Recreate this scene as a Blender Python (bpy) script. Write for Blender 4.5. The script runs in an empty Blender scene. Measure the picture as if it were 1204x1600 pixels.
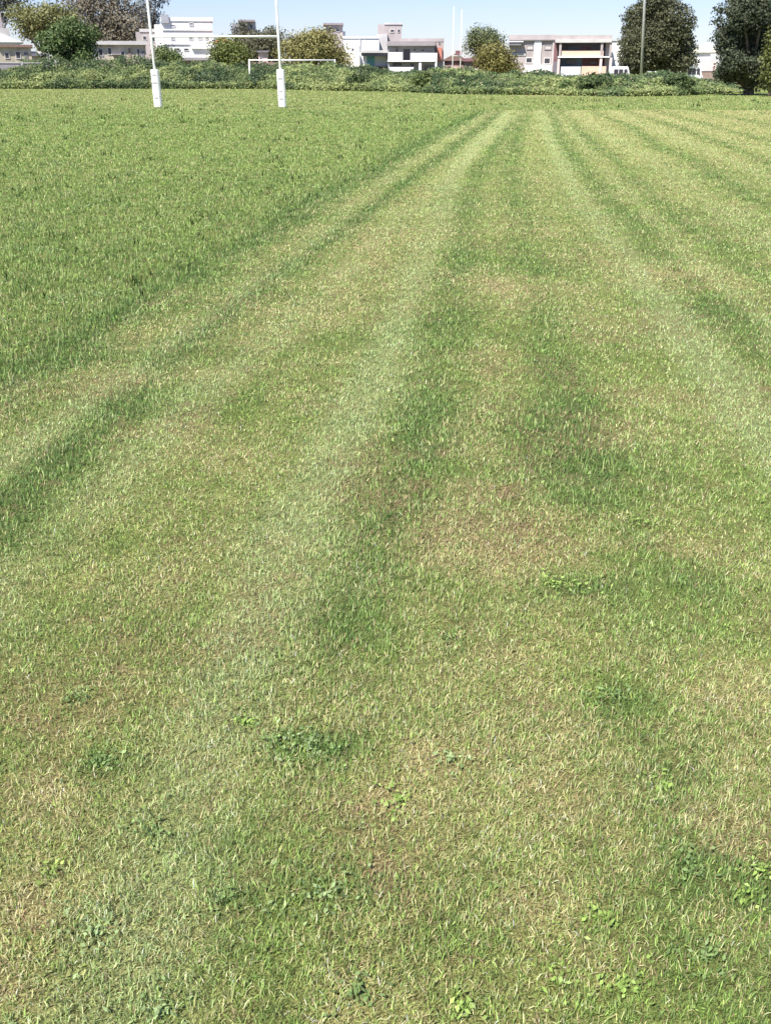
import bpy, math, random
import numpy as np
R = math.radians
rng = np.random.default_rng(7)
random.seed(7)
C = bpy.context.scene.collection

# ------------------------------------------------------------------ camera
F = 1550.0                      # focal length in pixels of a 1204 x 1600 frame
H = 1.45                        # eye height
P = math.atan(688 / F)          # downward pitch
cp, sp = math.cos(P), math.sin(P)
cd = bpy.data.cameras.new('camera'); cam = bpy.data.objects.new('camera', cd); C.objects.link(cam)
cam.location = (0, 0, H); cam.rotation_euler = (math.pi / 2 - P, 0, 0)
cd.sensor_fit = 'VERTICAL'; cd.sensor_height = 36; cd.lens = 36 * F / 1600
cd.clip_start = 0.05; cd.clip_end = 6000
bpy.context.scene.camera = cam

def G(x, y):
    """a photo measurement turned into a place on the ground"""
    a = (x - 602) / F; b = (800 - y) / F
    dy = cp + b * sp; dz = -sp + b * cp
    t = -H / dz
    return a * t, dy * t
def W(x, y, D):
    """a photo measurement turned into X and Z at distance D"""
    a = (x - 602) / F; b = (800 - y) / F
    dy = cp + b * sp; dz = -sp + b * cp
    t = D / dy
    return a * t, H + dz * t

# ------------------------------------------------------------------ noise
def hsh(i, j, s):
    n = (i.astype(np.int64) * 374761393 + j.astype(np.int64) * 668265263 + s * 1442695041) & 0xffffffff
    n = ((n ^ (n >> 13)) * 1274126177) & 0xffffffff
    n = ((n ^ (n >> 16)) * 2246822519) & 0xffffffff
    return ((n ^ (n >> 15)) & 0xffffff) / float(0xffffff)
def vn(x, y, s=0):
    x = np.asarray(x, float); y = np.asarray(y, float)
    i = np.floor(x); j = np.floor(y); fx = x - i; fy = y - j
    fx = fx * fx * (3 - 2 * fx); fy = fy * fy * (3 - 2 * fy)
    a = hsh(i, j, s); b = hsh(i + 1, j, s); c = hsh(i, j + 1, s); d = hsh(i + 1, j + 1, s)
    return (a * (1 - fx) + b * fx) * (1 - fy) + (c * (1 - fx) + d * fx) * fy
def fbm(x, y, s=0, o=4):
    v = 0; a = 1; t = 0
    for k in range(o):
        v = v + a * vn(x * 2 ** k + 17.3 * k, y * 2 ** k - 9.1 * k, s + k); t += a; a *= .55
    return v / t
def ss(x, a, b):
    t = np.clip((x - a) / (b - a), 0, 1); return t * t * (3 - 2 * t)

# ------------------------------------------------------------------ tagging
def tag(o, label=None, cat=None, group=None, kind=None):
    if label: o['label'] = label
    if cat: o['category'] = cat
    if group: o['group'] = group
    if kind: o['kind'] = kind
    return o
def empty(name, loc, label, cat, group=None):
    o = bpy.data.objects.new(name, None); C.objects.link(o); o.location = loc
    o.empty_display_size = .3
    return tag(o, label, cat, group)

# ------------------------------------------------------------------ materials
def mat(name, col, rough=.8, var=.12, scale=2.0, metallic=0, bump=0, streak=0):
    m = bpy.data.materials.new(name); m.use_nodes = True
    nt = m.node_tree; N = nt.nodes; L = nt.links
    b = N['Principled BSDF']; b.inputs['Roughness'].default_value = rough; b.inputs['Metallic'].default_value = metallic
    tc = N.new('ShaderNodeTexCoord'); no = N.new('ShaderNodeTexNoise')
    no.inputs['Scale'].default_value = scale; no.inputs['Detail'].default_value = 5
    if streak:
        mp = N.new('ShaderNodeMapping'); mp.inputs['Scale'].default_value = (1, 1, streak)
        L.new(tc.outputs['Object'], mp.inputs['Vector']); L.new(mp.outputs[0], no.inputs['Vector'])
    else: L.new(tc.outputs['Object'], no.inputs['Vector'])
    mx = N.new('ShaderNodeMix'); mx.data_type = 'RGBA'
    rm = N.new('ShaderNodeMapRange'); rm.inputs[1].default_value = .3; rm.inputs[2].default_value = .7
    L.new(no.outputs['Fac'], rm.inputs[0]); L.new(rm.outputs[0], mx.inputs[0])
    mx.inputs[6].default_value = tuple(c * (1 - var) for c in col) + (1,)
    mx.inputs[7].default_value = tuple(min(.9, c * (1 + var)) for c in col) + (1,)
    L.new(mx.outputs[2], b.inputs['Base Color'])
    if bump:
        bp = N.new('ShaderNodeBump'); bp.inputs['Strength'].default_value = bump
        L.new(no.outputs['Fac'], bp.inputs['Height']); L.new(bp.outputs[0], b.inputs['Normal'])
    return m
def leafmat(name, trans=.3, gain=1.0, rough=.6, fine=0):
    """colour comes from the leaf's or blade's own 'tint' attribute, with a little procedural variation"""
    m = bpy.data.materials.new(name); m.use_nodes = True
    nt = m.node_tree; N = nt.nodes; L = nt.links
    for n in list(N): N.remove(n)
    out = N.new('ShaderNodeOutputMaterial'); at = N.new('ShaderNodeAttribute'); at.attribute_name = 'tint'
    tc = N.new('ShaderNodeTexCoord'); no = N.new('ShaderNodeTexNoise'); no.inputs['Scale'].default_value = fine or 3
    no.inputs['Detail'].default_value = 6; no.inputs['Roughness'].default_value = .7
    L.new(tc.outputs['Object'], no.inputs['Vector'])
    mr = N.new('ShaderNodeMapRange'); mr.inputs[1].default_value = .25; mr.inputs[2].default_value = .75
    mr.inputs[3].default_value = .72 * gain; mr.inputs[4].default_value = 1.28 * gain
    L.new(no.outputs['Fac'], mr.inputs[0])
    vm = N.new('ShaderNodeVectorMath'); vm.operation = 'SCALE'
    L.new(at.outputs['Color'], vm.inputs[0]); L.new(mr.outputs[0], vm.inputs['Scale'])
    d = N.new('ShaderNodeBsdfPrincipled'); d.inputs['Roughness'].default_value = rough
    d.inputs['Specular IOR Level'].default_value = .25
    L.new(vm.outputs[0], d.inputs['Base Color'])
    if trans > 0:
        t = N.new('ShaderNodeBsdfTranslucent'); L.new(vm.outputs[0], t.inputs['Color'])
        mx = N.new('ShaderNodeMixShader'); mx.inputs[0].default_value = trans
        L.new(d.outputs[0], mx.inputs[1]); L.new(t.outputs[0], mx.inputs[2]); L.new(mx.outputs[0], out.inputs[0])
    else: L.new(d.outputs[0], out.inputs[0])
    return m

# ------------------------------------------------------------------ mesh helpers
def npmesh(name, verts, loops, lstart, m, tint=None, parent=None, loc=(0, 0, 0), smooth=False):
    me = bpy.data.meshes.new(name)
    me.vertices.add(len(verts)); me.vertices.foreach_set('co', np.ascontiguousarray(verts, np.float32).ravel())
    me.loops.add(len(loops)); me.loops.foreach_set('vertex_index', np.ascontiguousarray(loops, np.int32))
    me.polygons.add(len(lstart)); me.polygons.foreach_set('loop_start', np.ascontiguousarray(lstart, np.int32))
    me.update(calc_edges=True)
    if tint is not None:
        a = me.color_attributes.new('tint', 'FLOAT_COLOR', 'POINT')
        c = np.ones((len(verts), 4), np.float32); c[:, :3] = tint; a.data.foreach_set('color', c.ravel())
    if smooth: me.polygons.foreach_set('use_smooth', np.ones(len(lstart), bool))
    me.materials.append(m)
    o = bpy.data.objects.new(name, me); C.objects.link(o); o.location = loc
    if parent: o.parent = parent
    return o

class MB:
    """collects boxes, bars and tubes and links them as one mesh"""
    def __init__(s): s.v = []; s.f = []
    def box(s, x0, x1, y0, y1, z0, z1):
        k = len(s.v)
        s.v += [(x, y, z) for z in (z0, z1) for x, y in ((x0, y0), (x1, y0), (x1, y1), (x0, y1))]
        s.f += [tuple(k + i for i in q) for q in ((0, 3, 2, 1), (4, 5, 6, 7), (0, 1, 5, 4), (1, 2, 6, 5), (2, 3, 7, 6), (3, 0, 4, 7))]
        return s
    def prism(s, pts, y0, y1):
        """outline in x,z pushed through y"""
        k = len(s.v); n = len(pts)
        s.v += [(x, y0, z) for x, z in pts] + [(x, y1, z) for x, z in pts]
        s.f.append(tuple(k + i for i in range(n))); s.f.append(tuple(k + n + i for i in reversed(range(n))))
        for i in range(n):
            j = (i + 1) % n; s.f.append((k + i, k + n + i, k + n + j, k + j))
        return s
    def tube(s, pts, rads, n=8):
        import mathutils
        k0 = len(s.v); V = mathutils.Vector
        pts = [V(p) for p in pts]
        for i, p in enumerate(pts):
            d = (pts[min(i + 1, len(pts) - 1)] - pts[max(i - 1, 0)]).normalized()
            u = d.cross(V((0, 1, 0)) if abs(d.y) < .9 else V((1, 0, 0))).normalized(); w = d.cross(u)
            for a in range(n):
                t = 2 * math.pi * a / n
                s.v.append(tuple(p + (u * math.cos(t) + w * math.sin(t)) * rads[i]))
        for i in range(len(pts) - 1):
            for a in range(n):
                b = (a + 1) % n; k = k0 + i * n
                s.f.append((k + a, k + b, k + n + b, k + n + a))
        s.f.append(tuple(k0 + a for a in reversed(range(n)))); s.f.append(tuple(k0 + (len(pts) - 1) * n + a for a in range(n)))
        return s
    def build(s, name, m, parent=None, loc=(0, 0, 0), bevel=0, smooth=False, shift=None):
        me = bpy.data.meshes.new(name)
        v = s.v
        if shift: v = [(x - shift[0], y - shift[1], z - shift[2]) for x, y, z in v]
        me.from_pydata(v, [], s.f); me.update(); me.materials.append(m)
        import bmesh
        bm = bmesh.new(); bm.from_mesh(me); bmesh.ops.recalc_face_normals(bm, faces=bm.faces); bm.to_mesh(me); bm.free()
        if smooth: me.polygons.foreach_set('use_smooth', np.ones(len(me.polygons), bool))
        o = bpy.data.objects.new(name, me); C.objects.link(o); o.location = loc
        if parent: o.parent = parent
        if bevel:
            b = o.modifiers.new('bevel', 'BEVEL'); b.width = bevel; b.segments = 2; b.limit_method = 'ANGLE'
        return o

# ------------------------------------------------------------------ the field: what grows where
def line(px):
    w = sorted([G(*q) for q in px], key=lambda t: t[1])
    ys = [t[1] for t in w]; xs = [t[0] for t in w]
    k = (xs[-1] - xs[max(0, len(xs) - 3)]) / max(.1, ys[-1] - ys[max(0, len(xs) - 3)])
    ys.append(ys[-1] + 60); xs.append(xs[-1] + k * 60)
    ys.insert(0, 0.0); xs.insert(0, xs[0] - (xs[1] - xs[0]) / max(.1, ys[2] - ys[1]) * (ys[1]) * .6)
    return np.array(ys), np.array(xs)
EDGE = line([(745, 180), (700, 200), (640, 235), (600, 262), (510, 300), (400, 370), (250, 460), (100, 540), (0, 600)])
# (line, half-width near, half-width far, dryness change, lushness change, painted pale sheen)
ST = [  # light and dark of blade lean painted in, along with dry clippings' colour
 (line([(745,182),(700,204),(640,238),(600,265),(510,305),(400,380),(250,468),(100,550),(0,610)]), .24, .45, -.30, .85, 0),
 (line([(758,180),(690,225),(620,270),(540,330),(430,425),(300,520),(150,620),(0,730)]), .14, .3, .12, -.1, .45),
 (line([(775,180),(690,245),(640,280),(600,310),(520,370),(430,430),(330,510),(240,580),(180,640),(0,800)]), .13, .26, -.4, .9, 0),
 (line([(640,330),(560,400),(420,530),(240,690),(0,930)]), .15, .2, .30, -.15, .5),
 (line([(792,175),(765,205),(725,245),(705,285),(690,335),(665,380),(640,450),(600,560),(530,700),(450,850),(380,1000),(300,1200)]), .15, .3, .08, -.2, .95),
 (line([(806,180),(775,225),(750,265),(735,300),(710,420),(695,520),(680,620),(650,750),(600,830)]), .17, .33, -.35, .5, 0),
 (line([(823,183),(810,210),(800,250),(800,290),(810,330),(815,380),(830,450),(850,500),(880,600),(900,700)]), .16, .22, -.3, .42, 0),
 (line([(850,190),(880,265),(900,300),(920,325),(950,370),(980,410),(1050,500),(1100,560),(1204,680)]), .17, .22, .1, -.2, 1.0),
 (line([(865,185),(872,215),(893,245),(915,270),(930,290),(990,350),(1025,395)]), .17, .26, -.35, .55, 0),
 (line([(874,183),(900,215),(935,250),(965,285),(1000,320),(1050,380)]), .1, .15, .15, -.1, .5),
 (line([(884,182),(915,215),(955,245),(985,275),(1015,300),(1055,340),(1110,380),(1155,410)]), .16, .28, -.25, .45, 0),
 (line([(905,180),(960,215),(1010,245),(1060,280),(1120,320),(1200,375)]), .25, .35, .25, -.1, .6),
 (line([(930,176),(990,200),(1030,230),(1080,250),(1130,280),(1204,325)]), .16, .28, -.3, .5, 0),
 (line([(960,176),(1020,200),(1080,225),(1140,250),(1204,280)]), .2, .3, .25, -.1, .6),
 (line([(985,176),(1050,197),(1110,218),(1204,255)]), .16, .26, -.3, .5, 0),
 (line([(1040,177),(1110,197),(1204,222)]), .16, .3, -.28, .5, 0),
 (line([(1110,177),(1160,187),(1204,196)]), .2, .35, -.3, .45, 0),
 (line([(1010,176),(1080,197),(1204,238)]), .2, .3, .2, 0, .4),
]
# hand-placed patches: photo position, radii in photo pixels, dryness, lushness, earth
PT = [(790,445,70,14,.45,-.2,.15),(600,390,60,22,.25,0,0),(870,590,55,75,-.3,.25,0),(870,700,70,70,-.3,.3,0),(700,505,70,22,-.2,.2,0),
 (575,760,55,80,-.25,.25,0),(650,660,50,50,-.2,.25,0),(860,860,110,50,.30,-.3,.3),(930,820,60,25,.4,-.2,0),(1110,860,80,40,.4,-.3,.15),
 (1070,905,60,30,-.5,.6,0),(900,915,55,14,-.6,.9,0),(900,970,60,40,.1,-.3,.4),(960,1090,50,35,-.5,.6,0),(860,1090,60,60,.25,-.2,.2),
 (650,1180,45,25,.35,-.3,.45),(560,1250,80,25,.35,0,.1),(490,1165,80,22,-.4,.7,0),(400,1020,70,60,-.15,.35,0),(520,960,60,60,-.25,.2,0),
 (1080,1350,45,45,-.5,.5,0),(1130,1290,60,45,.4,-.3,.4),(1185,1380,35,45,-.4,.9,0),(820,1430,60,40,.35,-.3,.5),(940,1520,70,25,.25,-.3,.55),
 (50,1560,70,16,.3,-.4,.7),(40,1420,35,25,.3,-.3,.4),(60,1230,60,45,.3,-.2,.2),(330,1200,80,55,.4,-.2,0),(150,1190,60,20,-.4,.6,0),
 (340,1340,60,50,-.1,.4,0),(530,1390,90,30,-.2,.5,0),(180,1440,70,35,0,.4,0),(250,1480,60,60,.3,.1,0),(880,1240,50,60,.1,-.2,.35),
 (1110,1060,70,40,.3,-.3,.2),(250,980,80,40,-.35,.3,0),(60,800,90,60,-.35,.4,.1),(240,640,120,16,-.3,.5,0),(120,560,160,22,-.3,.4,0),
 (330,1080,70,60,-.1,.3,0),(730,1010,90,60,0,-.1,.15),(130,900,90,30,.25,0,.1),(470,870,50,60,.2,.1,0),(930,1310,40,120,-.2,.1,.25),
 (700,1480,90,60,-.2,.3,0),(340,720,60,25,.05,0,.25),(700,830,120,50,.05,.05,.15),(1000,430,50,14,.25,-.1,0)]
PTW = []
for x, y, rx, ry, a, b, c in PT:
    gx, gy = G(x, y); x1, _ = G(x + rx, y); _, y1 = G(x, y - ry)
    PTW.append((gx, gy, abs(x1 - gx), abs(y1 - gy), a, b, c))

def field(x, y):
    """dryness, lushness, bare earth, mown-ness and painted pale sheen of the turf at a place"""
    e = np.interp(y, *EDGE) + (vn(y * 1.3, y * 0, 5) - .5) * .12
    mown = ss(x - e, -.08, .12) * (1 - ss(y + (vn(x * .7, x * 0, 9) - .5) * 1.5, 43.6, 44.6))
    n1 = fbm(x * .9, y * .9, 11); n2 = fbm(x * 3.1, y * 2.4, 31); n3 = fbm(x * 11, y * 9, 51, 3)
    near = 1 - ss(y, 2.5, 9)
    fz = 1 - .55 * ss(y, 8, 22)
    dry = .27 + (n1 - .5) * (.5 + .35 * near) * fz + (n2 - .5) * .75 * fz + (n3 - .5) * .55 * fz
    lush = .25 + (fbm(x * 1.4 + 40, y * 1.2, 71) - .5) * .9 + (fbm(x * 6, y * 5 + 9, 91, 3) - .5) * .6
    earth = ss(fbm(x * 2.2 + 5, y * 1.9, 111), .56, .74) * (.12 + .25 * near) + ss(fbm(x * 8, y * 8, 131, 3), .66, .82) * .5 * near
    fade = .7 + .3 * ss(y, 1.6, 4)
    jig = (fbm(x * .6, y * .4, 151, 3) - .5) * .08 + (fbm(x * 4, y * 4, 171, 3) - .5) * .06 * (1 - ss(y, 6, 15))
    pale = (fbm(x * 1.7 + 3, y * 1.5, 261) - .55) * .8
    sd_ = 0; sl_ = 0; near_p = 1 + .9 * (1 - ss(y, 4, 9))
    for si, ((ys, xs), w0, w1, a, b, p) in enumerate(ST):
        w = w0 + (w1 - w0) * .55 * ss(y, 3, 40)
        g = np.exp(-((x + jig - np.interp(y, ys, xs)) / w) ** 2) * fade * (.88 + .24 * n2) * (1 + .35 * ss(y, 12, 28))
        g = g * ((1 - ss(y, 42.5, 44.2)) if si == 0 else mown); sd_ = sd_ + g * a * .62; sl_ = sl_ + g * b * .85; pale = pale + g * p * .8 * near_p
    for gx, gy, rx, ry, a, b, c in PTW:
        u = (x - gx) / rx; v = (y - gy) / ry
        g = np.exp(-(u * u + v * v) * .8) * (.55 + .9 * n3)
        dry = dry + g * a; lush = lush + g * b; earth = earth + g * c * .42
    far = ss(y, 18, 45)
    dry = dry + .16 * far + .12 * ss(x, 3, 9) * ss(y, 10, 30)
    # the rougher, longer turf left of the mown swaths and beyond them
    un = 1 - mown
    dry = dry * (1 - un) + un * (.11 + (n1 - .5) * .22 + (n2 - .5) * .3 + .16 * ss(y, 35, 55))
    lush = lush * (1 - un) + un * (.30 + (fbm(x * 1.1, y * .6, 191) - .5) * .6)
    earth = earth * (1 - un * .9)
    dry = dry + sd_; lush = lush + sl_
    # pale worn path in front of the weeds
    px0, py0 = G(830, 150); px1, py1 = G(985, 151)
    dry = dry + .8 * np.exp(-((y - py0) / 1.4) ** 2) * ss(x, px0 - 2, px0) * (1 - ss(x, px1 - 3, px1 + 3))
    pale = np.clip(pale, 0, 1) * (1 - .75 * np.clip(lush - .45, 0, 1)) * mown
    return np.clip(dry * (1 - .55 * pale), 0, 1), np.clip(lush, 0, 1), np.clip(earth, 0, 1), mown, pale

cGREEN = np.array((.238, .332, .085)); cLUSH = np.array((.124, .208, .054)); cSTRAW = np.array((.510, .470, .235))
cEARTH = np.array((.350, .265, .155)); cBLUE = np.array((.160, .245, .085)); cBRIGHT = np.array((.26, .38, .085)); cSHEEN = np.array((.385, .485, .215))  # pale green stands in for the sheen of leaning blades in mown stripes
def turfcol(dry, lush, earth, pale):
    p = pale[:, None] * .75; d = dry[:, None]; l = lush[:, None]; e = earth[:, None]
    c = cGREEN * (1 - l) + cLUSH * l
    c = c * (1 - p) + cSHEEN * p
    c = c * (1 - d) + cSTRAW * d
    return c * (1 - e) + cEARTH * e
def gz(x, y):
    k = 1 - ss(y, 12, 40)
    return ((fbm(x * 1.6, y * 1.6, 211, 3) - .5) * .035 + (fbm(x * 7, y * 7, 231, 2) - .5) * .014) * k

def thatch():
    m = leafmat('turf_soil', 0, .9, .95, fine=9); nt = m.node_tree; N = nt.nodes; L = nt.links
    b = [n for n in N if n.type == 'BSDF_PRINCIPLED'][0]; src = b.inputs['Base Color'].links[0].from_socket
    tc = N.new('ShaderNodeTexCoord'); n1 = N.new('ShaderNodeTexNoise'); n1.inputs['Scale'].default_value = 170; n1.inputs['Detail'].default_value = 4
    n1.inputs['Distortion'].default_value = 1.5
    L.new(tc.outputs['Object'], n1.inputs['Vector'])
    cr = N.new('ShaderNodeValToRGB'); e = cr.color_ramp.elements
    e[0].position = .38; e[0].color = (.22, .19, .14, 1); e[1].position = .66; e[1].color = (1.25, 1.2, 1.05, 1)
    L.new(n1.outputs['Fac'], cr.inputs[0])
    vm = N.new('ShaderNodeVectorMath'); vm.operation = 'MULTIPLY'; L.new(src, vm.inputs[0]); L.new(cr.outputs[0], vm.inputs[1])
    L.new(vm.outputs[0], b.inputs['Base Color'])
    bp = N.new('ShaderNodeBump'); bp.inputs['Strength'].default_value = .6; bp.inputs['Distance'].default_value = .01
    L.new(n1.outputs['Fac'], bp.inputs['Height']); L.new(bp.outputs[0], b.inputs['Normal'])
    return m
# ------------------------------------------------------------------ ground sheet
def ground():
    def spread(a, b, s, out, grow=1.35):
        core = list(np.arange(a, b + 1e-6, s)); lo = [a]; st = s
        while lo[-1] > -out: st *= grow; lo.append(lo[-1] - st)
        hi = [b]; st = s
        while hi[-1] < out: st *= grow; hi.append(hi[-1] + st)
        return np.array(lo[:0:-1] + core + hi[1:])
    xs = spread(-7, 9, .05, 2500, 1.06)
    ys1 = list(np.arange(-1, 9, .05)); st = .05
    while ys1[-1] < 3500: st *= 1.022; ys1.append(ys1[-1] + st)
    lo = [-1.0]; st = .05
    while lo[-1] > -60: st *= 1.5; lo.append(lo[-1] - st)
    ys = np.array(lo[:0:-1] + ys1)
    X, Y = np.meshgrid(xs, ys); X = X.ravel(); Y = Y.ravel()
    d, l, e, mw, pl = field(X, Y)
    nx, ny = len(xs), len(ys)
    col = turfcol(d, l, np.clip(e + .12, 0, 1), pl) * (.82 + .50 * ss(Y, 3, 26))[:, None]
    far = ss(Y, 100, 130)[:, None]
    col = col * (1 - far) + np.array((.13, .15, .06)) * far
    idx = np.arange(nx * ny).reshape(ny, nx)
    q = np.stack([idx[:-1, :-1], idx[:-1, 1:], idx[1:, 1:], idx[1:, :-1]], -1).reshape(-1, 4)
    v = np.stack([X, Y, gz(X, Y)], 1)
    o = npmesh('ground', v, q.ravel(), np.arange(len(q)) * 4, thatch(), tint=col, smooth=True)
    tag(o, kind='structure')
ground()

# ------------------------------------------------------------------ grass blades
def blades(name, label, px, py, hgt, wid, lean, col, m, basez=None, kind='stuff', cat='grass', tipk=1.25):
    n = len(px)
    az = rng.random(n) * 2 * math.pi; fa = az + math.pi / 2 + rng.normal(0, .5, n)
    z0 = gz(px, py) if basez is None else basez
    dx, dy = np.cos(az), np.sin(az); wx, wy = np.cos(fa) * wid / 2, np.sin(fa) * wid / 2
    l1 = hgt * .55; s1, c1 = np.sin(lean * .85), np.cos(lean * .85)
    l2 = hgt * .45; s2, c2 = np.sin(np.minimum(lean * 1.15, 1.66)), np.cos(np.minimum(lean * 1.15, 1.66))
    mx, my, mz = px + dx * l1 * s1, py + dy * l1 * s1, z0 + l1 * c1
    tx, ty, tz = mx + dx * l2 * s2, my + dy * l2 * s2, mz + l2 * c2
    tz = np.maximum(tz, z0 + .003)
    v = np.empty((n, 5, 3), np.float32)
    v[:, 0] = np.stack([px - wx, py - wy, z0 - .004], 1); v[:, 1] = np.stack([px + wx, py + wy, z0 - .004], 1)
    v[:, 2] = np.stack([mx + wx * .8, my + wy * .8, mz], 1); v[:, 3] = np.stack([mx - wx * .8, my - wy * .8, mz], 1)
    v[:, 4] = np.stack([tx, ty, tz], 1)
    b = (np.arange(n) * 5)[:, None]
    loops = np.concatenate([b + 0, b + 1, b + 2, b + 3, b + 3, b + 2, b + 4], 1)
    ls = (np.arange(n) * 7)[:, None] + np.array([[0, 4]])
    t = np.repeat(col[:, None, :], 5, 1); t[:, 4] *= tipk; t[:, 2:4] *= (1 + tipk) / 2
    o = npmesh(name, v.reshape(-1, 3), loops.ravel(), ls.ravel(), m, tint=t.reshape(-1, 3))
    return tag(o, label, cat, None, kind)

def scatter(n0, ref, y0, y1, margin=1.1, slope=.46):
    """places on the field, thinned with distance (blades get broader there instead)"""
    ys = np.linspace(y0, y1, 4000); dist = np.sqrt(ys ** 2 + H * H)
    s = np.maximum(1, dist / ref); dens = n0 / s ** 2 * 2 * (slope * ys + margin)
    cdf = np.concatenate([[0], np.cumsum((dens[1:] + dens[:-1]) / 2 * np.diff(ys))])
    n = int(cdf[-1]); y = np.interp(rng.random(n) * cdf[-1], cdf, ys)
    x = (rng.random(n) * 2 - 1) * (slope * y + margin)
    return x, y, np.maximum(1, np.sqrt(y * y + H * H) / ref)

GM = leafmat('grass_blade', .32, 1.0, .55, fine=25)
def turf():
    # tufts of standing blades
    cx, cy, s = scatter(8600, 2.2, .75, 112)
    k = 6
    x = np.repeat(cx, k) + rng.normal(0, 1, len(cx) * k) * .0065 * np.repeat(s, k)
    y = np.repeat(cy, k) + rng.normal(0, 1, len(cx) * k) * .0065 * np.repeat(s, k)
    S = np.repeat(s, k); n = len(x)
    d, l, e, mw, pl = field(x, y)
    keep = rng.random(n) > e * .55
    x, y, S, d, l, e, mw, pl = (a[keep] for a in (x, y, S, d, l, e, mw, pl)); n = len(x)
    tr = np.repeat(rng.random(len(cx)), k)[keep]; tr2 = np.repeat(rng.random(len(cx)), k)[keep]
    r1 = rng.random(n)
    isdry = (r1 < d * .82)
    c = cGREEN * (1 - l[:, None]) + cLUSH * l[:, None]
    bl = (tr > .72)[:, None]; c = np.where(bl, cBLUE * .6 + c * .4, c)
    br = (tr < .13)[:, None]; c = np.where(br, cBRIGHT * .6 + c * .4, c)
    c = np.where((rng.random(n) < pl * .8)[:, None], cSHEEN * .9, c)
    c = np.where(isdry[:, None], cSTRAW * (.72 + .4 * rng.random(n))[:, None], c)
    brown = (rng.random(n) < .05 + e * .5)[:, None]
    c = np.where(brown, cEARTH * .8, c)
    c = c * np.exp(rng.normal(-.02, .38, n) * S ** -.3 + (tr2 - .5) * .4 * S ** -.25)[:, None]
    vb = rng.random(n) < .045; c[vb] = np.array((.42, .50, .20)) * (.85 + .3 * rng.random(vb.sum()))[:, None]
    un = 1 - mw
    hg = (.007 + .010 * rng.random(n) + .010 * (rng.random(n) < .06) + .008 * l + un * (.006 + .010 * tr2)) * S ** .16
    wd = (.0012 + .0011 * rng.random(n)) * S ** .92
    ln = np.clip(rng.normal(.75, .38, n) - .15 * un, .05, 1.45)
    hg[vb] *= 1.5; ln[vb] *= .45
    c = c * (1 - .07 * un)[:, None]
    blades('grass', None, x, y, hg, wd, ln, np.clip(c, 0, .6), GM)
    # cut clippings and dead straw lying on the turf
    x, y, s = scatter(15000, 2.2, .75, 100)
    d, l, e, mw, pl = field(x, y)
    kp = rng.random(len(x)) < (.18 + .85 * d) * (.2 + .8 * mw)
    x, y, s, d, l, e, pl = (a[kp] for a in (x, y, s, d, l, e, pl)); n = len(x)
    c = np.where((rng.random(n) < .62 + .3 * d)[:, None], cSTRAW * 1.08, cGREEN * 1.15)
    c = np.where((rng.random(n) < pl * .85)[:, None], cSHEEN * 1.05, c)
    c = np.where((rng.random(n) < .12 + e * .5)[:, None], np.array((.33, .23, .14)), c) * np.exp(rng.normal(0, .24, n) * s ** -.3)[:, None]
    blades('grass_clippings', None, x, y, (.006 + .013 * rng.random(n)) * s ** .4, (.0012 + .0009 * rng.random(n)) * s ** .92,
           np.clip(rng.normal(1.42, .12, n), 1.1, 1.55), np.clip(c, 0, .62), GM, basez=gz(x, y) + .003 * s ** .35 + .006 * rng.random(n))
turf()

# ------------------------------------------------------------------ broad-leaved weeds in the turf
def leafquads(cx, cy, cz, nx, ny, nz, L, Wd, spin=None):
    """pointed four-cornered leaves facing (n) at (c)"""
    n = len(cx); N = np.stack([nx, ny, nz], 1); N /= np.linalg.norm(N, axis=1)[:, None] + 1e-9
    r = rng.normal(0, 1, (n, 3)) if spin is None else spin
    U = r - (r * N).sum(1)[:, None] * N; U /= np.linalg.norm(U, axis=1)[:, None] + 1e-9
    V = np.cross(N, U); c = np.stack([cx, cy, cz], 1)
    L = np.asarray(L)[:, None]; Wd = np.asarray(Wd)[:, None]
    v = np.stack([c - U * L / 2, c + V * Wd / 2 + U * L * .05, c + U * L / 2, c - V * Wd / 2 + U * L * .05], 1)
    return v
def quadmesh(name, v, col, m, parent=None, loc=(0, 0, 0)):
    n = len(v); vv = v.reshape(-1, 3) - np.array(loc)
    return npmesh(name, vv, np.arange(n * 4), np.arange(n) * 4, m, tint=np.repeat(col, 4, 0), parent=parent, loc=(0, 0, 0) if parent else loc)

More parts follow.
